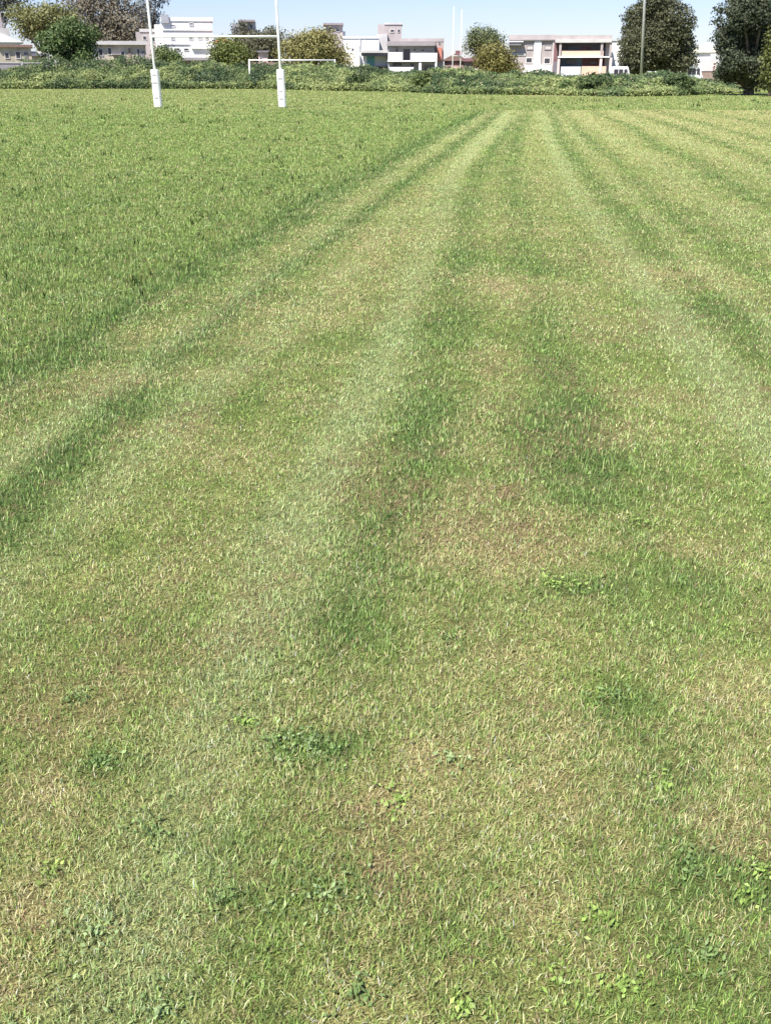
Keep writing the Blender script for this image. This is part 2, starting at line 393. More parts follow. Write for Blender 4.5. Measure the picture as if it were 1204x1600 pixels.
def broadleaf():
    vs = []; cs = []
    def patch(gx, gy, rad, n, size, base, hgt=.02):
        n = int(n * 1.9); size = size * .58; r = rad * np.abs(rng.normal(0, .85, n)); a = rng.random(n) * 6.283
        x = gx + r * np.cos(a); y = gy + r * np.sin(a) * 1.0
        z = gz(x, y) + .006 + hgt * .7 * rng.random(n)
        tl = .9
        vs.append(leafquads(x, y, z, rng.normal(0, tl, n), rng.normal(0, tl, n), np.ones(n), size * (.7 + .6 * rng.random(n)), size * (.38 + .25 * rng.random(n))))
        cs.append(np.array(base) * np.exp(rng.normal(0, .22, n))[:, None])
    br = (.27, .38, .095); dk = (.18, .265, .09); bl = (.26, .35, .15)
    for px, py, rp, col, n in ((900,915,38,br,60),(860,912,22,br,30),(480,1165,55,bl,60),(430,1160,30,dk,40),(530,1175,30,dk,30),(620,1250,45,br,40),
            (1190,1365,30,br,40),(1170,1410,25,br,24),(75,1375,25,br,16),(960,1085,35,dk,50),(150,1190,45,dk,50),(1080,1355,28,dk,40),
            (500,1405,70,bl,60),(150,1470,45,bl,30),(970,1545,35,br,34),(940,1440,30,br,24),(1000,820,35,br,44),(700,1000,30,dk,30),
            (700,1190,30,bl,26),(240,1300,35,dk,36),(350,1410,30,dk,30),(20,550,20,br,30),(150,460,40,bl,70),(100,470,30,bl,60),(720,1580,26,br,24),
            (120,1090,25,dk,30),(1040,1230,30,br,26),(870,1540,26,br,20),(380,1130,30,br,30),(1100,1500,30,dk,30),(560,1560,34,dk,30),(250,1590,40,bl,30)):
        gx, gy = G(px, py); x1, _ = G(px + rp, py)
        patch(gx, gy, abs(x1 - gx), n, .022 if py > 700 else .04, col)
    # clover scattered through turf, coarser in the unmown part
    cx, cy, s = scatter(130, 2.6, .8, 60)
    d, l, e, mw, pl = field(cx, cy)
    kp = rng.random(len(cx)) < (.18 + .8 * (1 - mw)) ; cx, cy, s, mw = cx[kp], cy[kp], s[kp], mw[kp]
    for x, y, q, m_ in zip(cx, cy, s, mw):
        n = int(rng.integers(4, 11)); t = rng.random()
        patch(x, y, .028 * q ** .85, n, .013 * q ** .85, br if t < .35 else (dk if t < .75 else bl), hgt=.018 + .02 * (1 - m_))
    v = np.concatenate(vs); c = np.concatenate(cs)
    o = quadmesh('clover', v, c, leafmat('clover_leaf', .3, 1.0, .5, fine=30))
    tag(o, None, None, None, 'stuff')
    # darker upright tufts dotted through the unmown side
    x, y, s = scatter(36, 2.6, 5, 60)
    d, l, e, mw, pl = field(x, y); kp = (mw < .5) & (vn(x * .5, y * .35, 301) > .30); x, y, s = x[kp], y[kp], s[kp]
    k = 6; X = np.repeat(x, k); Y = np.repeat(y, k); S = np.repeat(s, k); n = len(X)
    X = X + rng.normal(0, .009, n) * S; Y = Y + rng.normal(0, .009, n) * S
    c = np.array((.07, .11, .028)) * np.exp(rng.normal(0, .3, n))[:, None]
    blades('grass_tufts', None, X, Y, (.040 + .025 * rng.random(n)) * S ** .34, (.0040) * S ** .9, np.clip(rng.normal(.6, .3, n), .1, 1.3), c, GM)
broadleaf()

# ------------------------------------------------------------------ weed bank along the far edge
FRONT = [(-260,139),(0,139),(400,139),(520,142),(600,143),(700,147),(850,149),(950,151),(1050,150),(1120,147),(1165,145)]
TOP = [(-260,103),(0,103),(230,99),(420,104),(540,108),(620,112),(700,112),(780,114),(900,117),(1000,115),(1060,117),(1100,124),(1165,135)]
fw = [G(*q) for q in FRONT]; FX = np.array([a for a, b in fw]); FY = np.array([b for a, b in fw])
th = []
for (x, y) in TOP:
    D = np.interp(G(x, np.interp(x, [a for a, b in FRONT], [b for a, b in FRONT]))[0], FX, FY) + 6
    th.append(W(x, y, D))
HX = np.array([a for a, b in th]); HZ = np.array([b for a, b in th])
LM = leafmat('weed_leaf', .25, 1.0, .6)
def bankh(x, v):
    n = fbm(x * .35 + 7, v * 2.2, 401); n2 = fbm(x * 1.3, v * 5, 421, 3)
    return np.interp(x, HX, HZ) * (.22 + .78 * np.clip(v, 0, 1) ** .75) * (.50 + .66 * n + .50 * n2)
def weeds():
    X0, X1 = FX[0], FX[-1]
    nx, nv = 260, 10
    xs = np.linspace(X0, X1, nx); vv = np.linspace(0, 1.25, nv)
    XX, VV = np.meshgrid(xs, vv); x = XX.ravel(); v_ = VV.ravel()
    y = np.interp(x, FX, FY) + .3 + v_ * 6 + (vn(x * .8, x * 0, 441) - .5) * 1.0
    z = bankh(x, v_) * .72 * np.where(v_ > 1.1, .2, 1) * ss(v_, -.02, .1)
    idx = np.arange(nx * nv).reshape(nv, nx)
    q = np.stack([idx[:-1, :-1], idx[:-1, 1:], idx[1:, 1:], idx[1:, :-1]], -1).reshape(-1, 4)
    root = npmesh('weed_bank', np.stack([x, y, z - .02], 1), q.ravel(), np.arange(len(q)) * 4, LM, tint=np.tile((.16, .19, .085), (len(x), 1)))
    tag(root, None, None, None, 'stuff')
    n = 260000
    x = X0 + (X1 - X0) * rng.random(n); v = rng.random(n) ** 1.25 * 1.15 - .03
    y = np.interp(x, FX, FY) + .3 + v * 6 + (vn(x * .8, x * 0, 441) - .5) * 1.0 + rng.normal(0, .2, n)
    sk = rng.random(n) < .10; v = np.where(sk, .04 * rng.random(n), v); y = np.where(sk, np.interp(x, FX, FY) - .5 + rng.random(n), y)
    h = bankh(x, v); z = h * np.where(v < .18, rng.random(n), 1 - .5 * rng.random(n) ** 1.6) + np.abs(rng.normal(0, .05, n))
    cn = fbm(x * .25, v * 3.5, 461); cn2 = fbm(x * 1.1 + 3, v * 6, 481, 3)
    px_ = x * F * cp / np.interp(x, FX, FY)
    t = np.clip((cn * .6 + cn2 * .55 - .42) * 3.0 + (.35 - v) * .5, 0, 1)[:, None]
    dark = np.array((.068, .108, .045)); lite = np.array((.28, .325, .125)); mid = np.array((.185, .24, .09))
    col = np.where(t < .5, dark + (mid - dark) * t * 2, mid + (lite - mid) * (t - .5) * 2)
    col = col * np.exp(rng.normal(0, .22, n))[:, None]
    stalk = rng.random(n) < .05
    col[stalk] = np.array((.30, .26, .16)) * (.7 + .5 * rng.random(stalk.sum()))[:, None]
    sz = .11 + .12 * rng.random(n)
    q = leafquads(x, y, z, rng.normal(0, .7, n), rng.normal(-.35, .6, n), np.abs(rng.normal(.8, .5, n)), sz, sz * (.45 + .3 * rng.random(n)))
    lv = quadmesh('weed_leaves', q, col, LM, parent=root); tag(lv, None, None, None, 'stuff')
weeds()

# ------------------------------------------------------------------ trees and bushes
TM = leafmat('tree_leaf', .22, 1.0, .6)
BARK = mat('bark', (.12, .09, .065), .95, .35, 6, bump=.4, streak=.3)
def plant(name, label, cat, D, base_px, lobes, n, size, cols, group=None, trunk=.16, clump=.45, dens_in=.55, spread=1.0, tall=None, up=.4, gap=0, wobble=.46):
    """lobes: photo x, y, rx, ry (turned into metres at distance D) and an offset in depth"""
    bx, _ = W(base_px, 112, D)
    root = empty(name, (bx, D, 0), label, cat, group)
    k = F / (D * cp)
    Ls = []
    for lb in lobes:
        x, z = W(lb[0], lb[1], D); rx = lb[2] / k; rz = lb[3] / k * cp
        dy = (lb[4] if len(lb) > 4 else 0)
        Ls.append((x, D + dy, z, rx, min(rx, max(rx * .9, rz * .8)) * spread, rz))
    vol = np.array([a[3] * a[4] * a[5] for a in Ls]); cnt = (vol ** .8 / (vol ** .8).sum() * n).astype(int)
    V = []; Cc = []
    for (x, y, z, rx, ry, rz), m_ in zip(Ls, cnt):
        nc = max(8, m_ // 14)
        d = rng.normal(0, 1, (nc, 3)); d /= np.linalg.norm(d, axis=1)[:, None]
        # uneven outline: the radius swells and shrinks with direction
        wob = 1 - wobble * .54 + wobble * fbm(d[:, 0] * 2.6 + x, d[:, 2] * 2.6 + z + d[:, 1] * 1.7, 501, 3)
        r = (dens_in + (1 - dens_in) * rng.random(nc) ** .6) * wob * np.where(rng.random(nc) < .2, rng.random(nc) ** .5, 1)
        cc = np.stack([x + d[:, 0] * r * rx, y + d[:, 1] * r * ry, z + d[:, 2] * r * rz], 1)
        if gap: 
            kk = vn(cc[:, 0] * .9, cc[:, 2] * .9 + cc[:, 1] * .4, 521) > gap; cc = cc[kk]; d = d[kk]; nc = len(cc)
        per = 14; c = np.repeat(cc, per, 0) + np.clip(rng.normal(0, 1, (nc * per, 3)), -1.5, 1.5) * clump * np.array((1, 1, .7)); dd = np.repeat(d, per, 0)
        nn = len(c); nrm = dd * .7 + rng.normal(0, .6, (nn, 3)) + np.array((0, 0, up))
        s = size * (.6 + .8 * rng.random(nn))
        V.append(leafquads(c[:, 0], c[:, 1], c[:, 2], nrm[:, 0], nrm[:, 1], nrm[:, 2], s, s * (.5 + .3 * rng.random(nn))))
        t = np.repeat(rng.random(nc), per) * .6 + rng.random(nn) * .4
        c0, c1, c2 = (np.array(q) for q in cols)
        t = t[:, None]; col = np.where(t < .5, c0 + (c1 - c0) * t * 2, c1 + (c2 - c1) * (t - .5) * 2)
        Cc.append(col * np.exp(rng.normal(0, .15, nn))[:, None])
    v = np.concatenate(V); v[:, :, 2] = np.maximum(v[:, :, 2], .03); loc = np.array((bx, D, 0))
    o = quadmesh('crown', v - loc, np.concatenate(Cc), TM, parent=root)
    # trunk with limbs reaching into each lobe
    mb = MB(); zt = min(a[2] for a in Ls); top = max(Ls, key=lambda a: a[2])
    fork = max(.5, zt * .55)
    mb.tube([(0, 0, -.1), (trunk * .3, 0, fork * .5), (0, .05, fork), ((top[0] - bx) * .6, (top[1] - D) * .5, (fork + top[2]) / 2), (top[0] - bx, top[1] - D, top[2])],
            [trunk * 1.35, trunk, trunk * .85, trunk * .5, trunk * .15])
    for a in Ls:
        for j in range(3):
            e = (a[0] - bx + random.uniform(-.6, .6) * a[3], a[1] - D + random.uniform(-.6, .6) * a[4], a[2] + random.uniform(-.2, .6) * a[5])
            mb.tube([(0, 0, fork * random.uniform(.7, 1)), (e[0] * .5, e[1] * .5, fork + (e[2] - fork) * .6), e], [trunk * .5, trunk * .3, trunk * .07], 6)
    mb.build('trunk' if cat != 'bush' else 'stems', BARK, root, smooth=True)
    return root
olive = ((.11, .12, .045), (.20, .205, .08), (.30, .29, .13))
yolive = ((.14, .135, .045), (.25, .235, .085), (.36, .32, .14))
dkgreen = ((.05, .085, .03), (.10, .155, .05), (.17, .205, .085))
green = ((.055, .08, .025), (.11, .15, .045), (.17, .21, .075))
brown = ((.10, .086, .06), (.18, .158, .112), (.26, .228, .165))
grey = ((.15, .17, .175), (.24, .27, .28), (.34, .37, .38))
conif = ((.04, .045, .022), (.095, .10, .052), (.18, .182, .10))
spruce = ((.024, .036, .022), (.06, .078, .045), (.16, .17, .10))
bushg = ((.04, .065, .025), (.075, .11, .042), (.12, .16, .06))

plant('tall_tree', 'olive green round-topped tree at the far left, over the pale gabled house', 'tree', 128, 70,
      [(72,26,44,20),(45,40,28,18,1),(100,30,32,18,-1),(60,50,30,14,1.5),(25,20,20,12,1)], 9000, .28, olive, clump=.5)
plant('broad_tree', 'dark green tree in front of the far left house, its trunk bare below', 'tree', 108, 112,
      [(108,50,24,18),(88,70,20,17,-1),(122,76,22,20,1),(106,92,14,11),(134,52,14,11,1),(84,52,12,9,1),(134,92,11,8,-1)], 10000, .24, dkgreen, trunk=.2)
plant('tall_tree', 'large brownish-grey tree behind the long low house', 'tree', 150, 170,
      [(150,25,44,40),(185,30,42,34,2),(205,45,34,24,-1),(130,55,32,22,-2),(175,-8,30,20,1),(120,0,34,22,3),(160,60,50,16,-1)], 15000, .32, brown, trunk=.35, clump=.6)
plant('tall_tree', 'dark tree crown cut off by the top left corner', 'tree', 142, 4,
      [(2,0,22,14),(-25,10,30,30,2),(20,-10,24,14,1)], 4000, .3, ((.05,.055,.035),(.10,.10,.07),(.15,.15,.11)), clump=.5)
plant('sparse_tree', 'thin grey-blue feathery tree beside the big white block', 'tree', 158, 240,
      [(240,14,16,16),(232,36,14,16,1),(246,-6,16,14,-1),(215,8,18,12,1)], 2600, .32, grey, trunk=.2, clump=.55, gap=.32)
plant('shrub', 'rounded green shrub at the left foot of the white block', 'bush', 116, 262,
      [(262,92,22,18),(250,82,12,12,1),(276,100,14,10,-1)], 4500, .2, green, trunk=.08, clump=.35)
plant('garden_tree', 'bright green tree right of the white block, under the crossbar', 'tree', 120, 356,
      [(356,76,24,17),(345,94,18,16,1),(374,88,18,16,-1)], 6000, .22, ((.08,.10,.025),(.15,.18,.05),(.22,.25,.085)), trunk=.14)
plant('tall_tree', 'dusky tree crown around the cream rooftop room', 'tree', 146, 395,
      [(395,62,36,16,2),(372,46,12,14,3),(420,72,22,20,-1),(440,66,22,14,2),(398,80,28,14,0),(425,50,16,10,3)], 7500, .26, ((.06,.06,.04),(.12,.12,.07),(.17,.17,.09)), trunk=.22)
plant('garden_tree', 'yellow-olive spreading tree behind the white football goal', 'tree', 116, 488,
      [(490,76,38,26),(462,84,26,22,-1),(520,88,24,20,1),(500,60,26,14,1),(478,64,22,14,0),(532,96,14,12,0)], 13000, .22, yolive, trunk=.2)
plant('garden_tree', 'soft green tree top standing behind the olive tree near the grey house', 'tree', 130, 752,
      [(754,58,22,16),(744,72,16,16,1),(768,66,16,12,-1)], 5000, .22, ((.08,.10,.04),(.14,.165,.07),(.19,.215,.10)), trunk=.16)
plant('garden_tree', 'golden olive tree with a dark low skirt left of the grey house', 'tree', 112, 772,
      [(770,84,24,16),(762,98,18,16,1),(786,98,18,16,-1),(775,108,26,10,0),(798,110,14,8,-1)], 9500, .2, ((.085,.08,.025),(.18,.165,.05),(.26,.235,.08)), trunk=.16)
plant('cypress_tree', 'huge rounded dark conifer behind the tall pale pole', 'tree', 98, 1026,
      [(1024,4,29,26),(1008,38,32,34,1),(1046,38,31,34,-1),(1026,66,52,36,0),(990,78,28,32,-1),(1062,78,28,32,1),(1000,96,34,22,0),(1052,96,36,20,0),(1026,50,40,40,2)],
      46000, .20, conif, trunk=.4, clump=.24, dens_in=.7, up=.2, wobble=.22)
plant('spruce_tree', 'tall blackish-green conifer at the right edge with low hanging boughs', 'tree', 72, 1172,
      [(1172,-10,34,30),(1160,24,34,30,-1),(1190,30,36,36,1),(1142,62,28,28,0),(1176,70,44,34,1),(1138,96,24,22,-1),(1172,104,36,26,-.5),(1212,70,30,60,1),(1128,14,10,9,0),(1120,34,9,5,0),(1152,112,26,16,0),(1178,128,20,16,0),(1138,116,20,14,.5),(1196,112,24,24,.5)],
      46000, .16, spruce, trunk=.32, clump=.2, dens_in=.65, up=.1, wobble=.34)
plant('young_tree', 'lighter olive tree squeezed between the black conifer and the right border', 'tree', 68, 1206,
      [(1208,92,16,30),(1204,122,14,20,0),(1218,64,16,26,.5)], 3400, .17, ((.07,.08,.025),(.13,.145,.045),(.19,.2,.07)), trunk=.12, clump=.22)
# bushes that stand out of the weed bank
for px, py, rx, ry, n, lab, cols in (
    (42, 128, 17, 12, 900, 'dark round bush in the weeds, nearest the left border', bushg),
    (104, 129, 20, 11, 1000, 'low dark bush in the weeds under the dark green tree', bushg),
    (152, 129, 12, 11, 600, 'small bush in the weeds under the long low house', green),
    (205, 128, 14, 12, 700, 'bush in the weeds just left of the left goalpost pad', green),
    (325, 124, 22, 14, 1300, 'bluish dark bush in the weeds below the white block', ((.04,.07,.04),(.07,.11,.06),(.11,.155,.08))),
    (408, 124, 24, 14, 1300, 'dark bush in the weeds just left of the right goalpost pad', ((.04,.07,.04),(.07,.11,.055),(.11,.155,.08))),
    (562, 126, 24, 13, 1300, 'green bush in the weeds below the teal garage door', bushg),
    (660, 124, 18, 11, 700, 'pale bush in the weeds below the brick side of the white house', green),
    (884, 134, 8, 13, 500, 'narrow dark bush right of the two short stakes', dkgreen),
    (925, 128, 24, 12, 1300, 'dark leafy bush in the weeds below the peach balcony house', bushg),
    (1058, 128, 26, 14, 1400, 'broad dark green bush in the weeds below the huge conifer', bushg)):
    fy = np.interp(px, [a for a, b in FRONT], [b for a, b in FRONT]); gx, gy = G(px, fy)
    plant('bush', lab, 'bush', gy + 1.2, px, [(px, py, rx, ry), (px - rx * .5, py + ry * .3, rx * .5, ry * .6, -.3), (px + rx * .5, py + ry * .2, rx * .5, ry * .6, .2)],
          n, .17, cols, group='bushes in the weed bank', trunk=.03, clump=.16)

# ------------------------------------------------------------------ building materials
M = dict(
 white=mat('white_render', (.80,.80,.79), .85, .04, .6), cream=mat('cream_render', (.72,.68,.58), .9, .06, .7),
 beige=mat('weathered_beige', (.47,.41,.33), .95, .32, 1.6, streak=.4), pink=mat('pinkish_plaster', (.40,.35,.345), .9, .16, .9, streak=.5), grey=mat('grey_plaster', (.40,.39,.41), .9, .10, .5),
 dgrey=mat('dark_grey_paint', (.17,.16,.19), .8, .10, .8), lgrey=mat('pale_concrete', (.50,.48,.47), .9, .14, .8),
 slab=mat('concrete_slab', (.30,.27,.28), .9, .15, 1.2), glass=mat('window_glass', (.055,.05,.065), .15, .2, .8),
 frame=mat('window_frame', (.62,.6,.58), .6, .05), teal=mat('teal_door', (.16,.42,.44), .5, .12, 3, streak=6),
 brick=mat('red_brick', (.50,.20,.15), .9, .15, 4), bbrick=mat('brown_brick', (.26,.19,.165), .95, .25, 3), peach=mat('peach_paint', (.66,.47,.36), .85, .07, .8),
 maroon=mat('maroon_wall', (.20,.10,.11), .85, .15, .8), blue=mat('blue_grey_wall', (.17,.21,.28), .8, .1, .8),
 pale=mat('pale_blue_wall', (.55,.58,.61), .8, .06, .8), orange=mat('orange_tiles', (.45,.20,.10), .85, .25, 5),
 tile=mat('brown_tiles', (.22,.14,.12), .9, .25, 5), iron=mat('iron', (.25,.25,.25), .5, .2, 6, metallic=.3),
 wpaint=mat('white_post_paint', (.78,.78,.76), .5, .07, 7), pad=mat('white_pad_vinyl', (.80,.80,.78), .45, .06, 5, bump=.15),
 padside=mat('grey_pad_print', (.42,.43,.44), .6, .12, 9), strap=mat('grey_strap', (.35,.35,.36), .8, .1, 6),
 galv=mat('galvanised_pole', (.50,.50,.46), .45, .12, 5, metallic=.3), tyre=mat('rubber', (.03,.03,.03), .9, .1),
 car=mat('white_car_paint', (.75,.76,.77), .3, .02), tank=mat('grey_tank', (.33,.34,.37), .7, .12, 2), wood=mat('weathered_wood', (.09,.07,.04), .95, .3, 12, streak=.3),
 pinkgate=mat('pale_pink_wall', (.66,.50,.49), .85, .06, 1.5), metal=mat('metal_sheet', (.42,.40,.42), .6, .12, 2))

class B:
    """a building measured from the photograph at its own distance"""
    def __init__(s, name, label, D, px, cat='house', group=None):
        s.D = D; x, _ = W(px, 112, D); s.o = empty(name, (x, D, 0), label, cat, group); s.loc = (x, D, 0); s.o.rotation_euler = (0, 0, -math.atan2(x, D))
    def xz(s, x0, y0, x1, y1, off=0):
        """x from the facade's middle height, so that walls stay plumb"""
        ym = 90
        a, _ = W(x0, ym, s.D); b, _ = W(x1, ym, s.D); _, t = W((x0 + x1) / 2, y0, s.D)
        z = 0 if y1 is None else W((x0 + x1) / 2, y1, s.D)[1]
        return a, b, max(z, 0), t
    def part(s, name, m, x0, y0, x1, y1, off=0, dep=.3, parent=None, label=None):
        a, b, z, t = s.xz(x0, y0, x1, y1)
        mb = MB().box(a, b, s.D + off, s.D + off + dep, z, t)
        o = mb.build(name, M[m], parent or s.o, shift=s.loc)
        if label: o['label'] = label
        return o
    def win(s, x0, y0, x1, y1, off=0, m='glass', fr='frame', name='window'):
        a, b, z, t = s.xz(x0, y0, x1, y1); w = min(.09, (b - a) * .12)
        mb = MB(); y = s.D + off
        mb.box(a, b, y - .07, y + .03, z, z + w); mb.box(a, b, y - .07, y + .03, t - w, t)
        mb.box(a, a + w, y - .07, y + .03, z + w, t - w); mb.box(b - w, b, y - .07, y + .03, z + w, t - w)
        if b - a > .9: mb.box((a + b) / 2 - w / 3, (a + b) / 2 + w / 3, y - .06, y + .03, z + w, t - w)
        o = mb.build(name, M[fr], s.o, shift=s.loc)
        MB().box(a + w, b - w, y - .03, y + .02, z + w, t - w).build('pane', M[m], o, shift=s.loc)
        return o
    def gable(s, name, m, x0, y0, x1, ytop, off=0, dep=6, peak=.5, over=2):
        a, b, z, t = s.xz(x0, ytop, x1, y0)
        mb = MB().prism([(a - .25, z), (b + .25, z), (a + (b - a) * peak, t)], s.D + off - .3, s.D + off + dep)
        return mb.build(name, M[m], s.o, shift=s.loc)

# far left: white gabled house and the cream low house in front of it
b = B('gabled_house', 'white gabled house cut off by the left border', 135, 12)
b.part('wall', 'white', -30, 66, 34, None, 0, 8)
b.gable('roof', 'white', -32, 66, 36, 46, 0, 8, .35)
b.part('chimney', 'pink', 5, 18, 11, 60, 1, .7); b.part('parapet', 'lgrey', -6, 44, 20, 62, -.2, .2)
b.win(-4, 76, 4, 86); b.win(18, 73, 24, 80)
b = B('low_house', 'low cream house with a grey carport roof at the far left', 122, 45)
b.part('wall', 'beige', 2, 74, 50, None, 0, 6); b.part('roof', 'tile', 0, 70, 53, 74, -.4, 7)
b.part('porch', 'cream', 50, 80, 72, None, .6, 5); b.part('carport_roof', 'dgrey', 50, 84, 76, 88, -2.2, 2.7)
b.part('post', 'lgrey', 52, 88, 53.5, None, -2.0, .15); b.part('post', 'lgrey', 73, 88, 74.5, None, -2.0, .15)
b.win(10, 82, 17, 92); b.win(26, 80, 34, 92); b.part('door', 'dgrey', 39, 82, 44, None, -.05, .04)
b = B('boundary_wall', 'long low grey wall behind the weeds at the far left', 104, 60, 'wall')
b.part('wall', 'slab', -20, 99, 84, None, 0, .2); b.part('coping', 'lgrey', -20, 97.5, 84, 99, -.05, .3)
b.part('pier', 'lgrey', 84, 96, 87, None, -.06, .32); b.part('pier', 'lgrey', 33, 96, 36, None, -.06, .26)
# long low house left of the white block
b = B('long_house', 'long single-storey house with beige front under the brownish-grey tree', 128, 185)
b.part('wall', 'beige', 140, 70, 228, None, 0, 7); b.part('roof', 'lgrey', 137, 64, 230, 70, -.5, 8)
b.part('side_wall', 'lgrey', 141, 71, 153, 98, -.1, .1)
for q in ((156, 76, 163, 88), (170, 74, 176, 86), (189, 80, 196, 92), (214, 76, 219, 90)): b.win(*q)
b.part('door', 'bbrick', 201, 75, 205, None, -.06, .05); b.part('door', 'dgrey', 221, 80, 225, None, -.06, .05)
b.part('awning', 'slab', 176, 84, 190, 86, -.9, .9)
b = B('plaster_house', 'pinkish-grey plaster house wedged between the long house and the white block', 146, 232)
b.part('wall', 'pink', 216, 50, 262, None, 0, 7); b.part('parapet', 'lgrey', 222, 45, 262, 50, -.1, 7.2)
b.win(226, 56, 232, 63); b.win(238, 58, 245, 66)
# big white block
b = B('apartment_block', 'big bright white apartment block with rooftop tank on the left', 140, 292, 'building')
b.part('wall', 'white', 258, 33, 334, None, 0, 10); b.part('parapet', 'white', 256, 27, 336, 33, -.12, 10.3)
b.part('wing', 'white', 246, 38, 258, None, 1.2, 8, label='lower white wing of the block')
tk = b.part('water_tank', 'tank', 257, 23, 269, 36.5, -.35, 1.4)
for q in ((271, 38, 278, 43), (299, 35, 306, 41), (311, 56, 318, 62), (322, 56, 327, 62), (270, 57, 276, 63), (297, 58, 304, 63)): b.win(*q, m='tank')
for q in ((273, 75, 283, 80), (288, 75, 296, 80)): b.win(*q)
b.part('balcony', 'white', 300, 70, 330, 76, -.35, .35)
b.part('ledge', 'lgrey', 258, 47, 334, 48, -.12, .12); b.part('ledge', 'lgrey', 258, 69, 299, 70, -.12, .12)
b = B('garage', 'low pale garage with a wide flat roof below the white block', 126, 308, 'building')
b.part('wall', 'pinkgate', 286, 97, 332, None, 0, 6); b.part('roof', 'slab', 280, 90, 334, 94.5, -1.0, 7.2)
b.part('fascia', 'pink', 281, 94.5, 333, 97, -.6, .5); b.part('post', 'cream', 283, 97, 285, None, -.7, .2)
b.part('door', 'dgrey', 289, 100, 293, None, -.05, .04); b.win(312, 99, 320, 106)
# behind the trees under the crossbar
b = B('tiled_house', 'small orange-tiled roof between the white block and the green tree', 136, 352)
b.part('wall', 'cream', 338, 67, 372, None, 0, 6); b.gable('roof', 'orange', 336, 67, 374, 58, 0, 7, .3)
b = B('rooftop_house', 'cream flat-roofed upper room rising out of the dusky tree', 150, 390)
b.part('wall', 'cream', 379, 34, 402, None, 0, 5); b.part('roof', 'slab', 375, 31, 401, 34, -.6, 6); b.part('stair_wall', 'tank', 366, 36, 379, None, .5, 4)
b.win(383, 38, 388, 45); b.win(393, 38, 397, 47); b.part('lower_wall', 'bbrick', 378, 62, 434, None, -2.5, 2.4)
b = B('roadside_wall', 'brown shaded wall with a white coping left of the pink gatehouse', 122, 372, 'wall')
b.part('wall', 'bbrick', 356, 97, 442, None, 0, .3); b.part('coping', 'white', 354, 95, 386, 97, -.1, .5)
b = B('gatehouse', 'small pale pink gatehouse seen through the football goal', 118, 410, 'building')
b.part('wall', 'pinkgate', 404, 82, 418, None, 0, 2.5); b.part('roof', 'dgrey', 402, 79, 420, 82, -.3, 3.1)
b.part('door', 'maroon', 411, 96, 416, None, -.05, .04); b.win(406, 90, 409, 95)
b = B('tower_house', 'pinkish concrete house top with a flat roof behind the yellow-olive tree', 142, 522)
b.part('wall', 'pink', 510, 39, 536, None, 0, 6); b.part('roof', 'slab', 506, 36, 537, 39, -.5, 7)
b.win(514, 43, 519, 50); b.win(526, 43, 531, 50); b.part('side_roof', 'orange', 488, 50, 510, 54, -.2, 5); b.part('water_tank', 'tank', 535.8, 49, 540, 56, .2, 1)
# central white group
b = B('white_house', 'plain white house with one small dark window left of the concrete tower', 136, 562)
b.part('wall', 'white', 537, 60, 592, None, 0, 9); b.part('parapet', 'white', 535, 57, 592, 60, -.12, 9.2)
b.part('lower_wall', 'cream', 538, 84, 562, None, -1.2, 1.1, label='cream lower wall'); b.win(549, 75, 553, 80); b.win(561, 72, 564, 80, m='tank')
b.part('pipe', 'lgrey', 562.2, 61, 563.4, 71, -.12, .1); b.part('water_tank', 'tank', 552, 54, 560, 57, 1, 1.5)
b = B('garage_annex', 'flat-roofed white annex with a teal garage door', 128, 585, 'building')
b.part('wall', 'white', 567, 85, 605, None, 0, 5); b.part('roof', 'lgrey', 564, 79, 605.5, 83, -2.2, 7.2)
b.part('fascia', 'dgrey', 564.5, 83, 605, 87.5, -1.9, 1.7); b.part('garage_door', 'teal', 573, 88, 585, 103, -.08, .07)
b.part('plinth', 'brick', 565, 104, 582, None, -.4, .39); b.part('gate', 'wood', 583, 105, 604, None, -.6, .12); b.part('step', 'lgrey', 565, 102.6, 605, 104, -.45, .44)
b = B('tower_block', 'pinkish-grey concrete tower with two small dark windows near its top', 142, 610, 'building')
b.part('wall', 'pink', 590, 38, 627, None, 0, 6); b.part('parapet', 'lgrey', 600, 35.5, 628.5, 38.5, -.1, 6.2)
b.win(609, 45.5, 616, 51); b.win(620.5, 45.5, 624.5, 51); b.part('side_wall', 'lgrey', 589, 53, 605, None, -.5, .45)
b.win(590.5, 73, 593.5, 77)
b = B('modern_house', 'white two-storey house with dark grey roof band and a brick-red side panel', 126, 648)
b.part('wall', 'grey', 606, 71, 679, None, 0, 6); b.part('roof', 'slab', 604.5, 65, 679, 72, -1.6, 8)
b.part('parapet', 'pink', 612, 60, 692, 65, .2, 6); b.part('balcony', 'white', 606.5, 82, 629, 95, -1.5, .12); b.part('balcony', 'white', 641, 83, 678.5, 95, -1.5, .12)
b.part('balcony_floor', 'white', 605.5, 94.5, 679, 96.5, -1.7, 1.69); b.part('door', 'glass', 630.5, 77, 640, 94.3, -.06, .05)
b.win(618, 75, 622, 82); b.win(645, 76, 650, 80.5); b.win(656, 76, 664, 81, m='dgrey')
b.part('lower_wall', 'grey', 606, 96.6, 679, None, .02, .3); b.win(613, 98, 627, 103, fr='dgrey'); b.win(641, 99, 646, 104, fr='dgrey')
b.part('garden_wall', 'white', 609, 105, 646, None, -2.2, .2); b.part('pillar', 'white', 679, 83, 682, None, -1.6, .4)
b.part('pillar', 'white', 654, 96.6, 658, None, -1.6, .4)
b.part('side_panel', 'brick', 682, 74.5, 690, 95, -.3, .5, label='brick-red panel'); b.part('side_wall', 'pink', 680, 60, 692.5, None, .25, 6)
b.part('garage_door', 'dgrey', 663, 103, 678, None, -.2, .2); b.win(684, 62, 687.5, 69, off=.25)
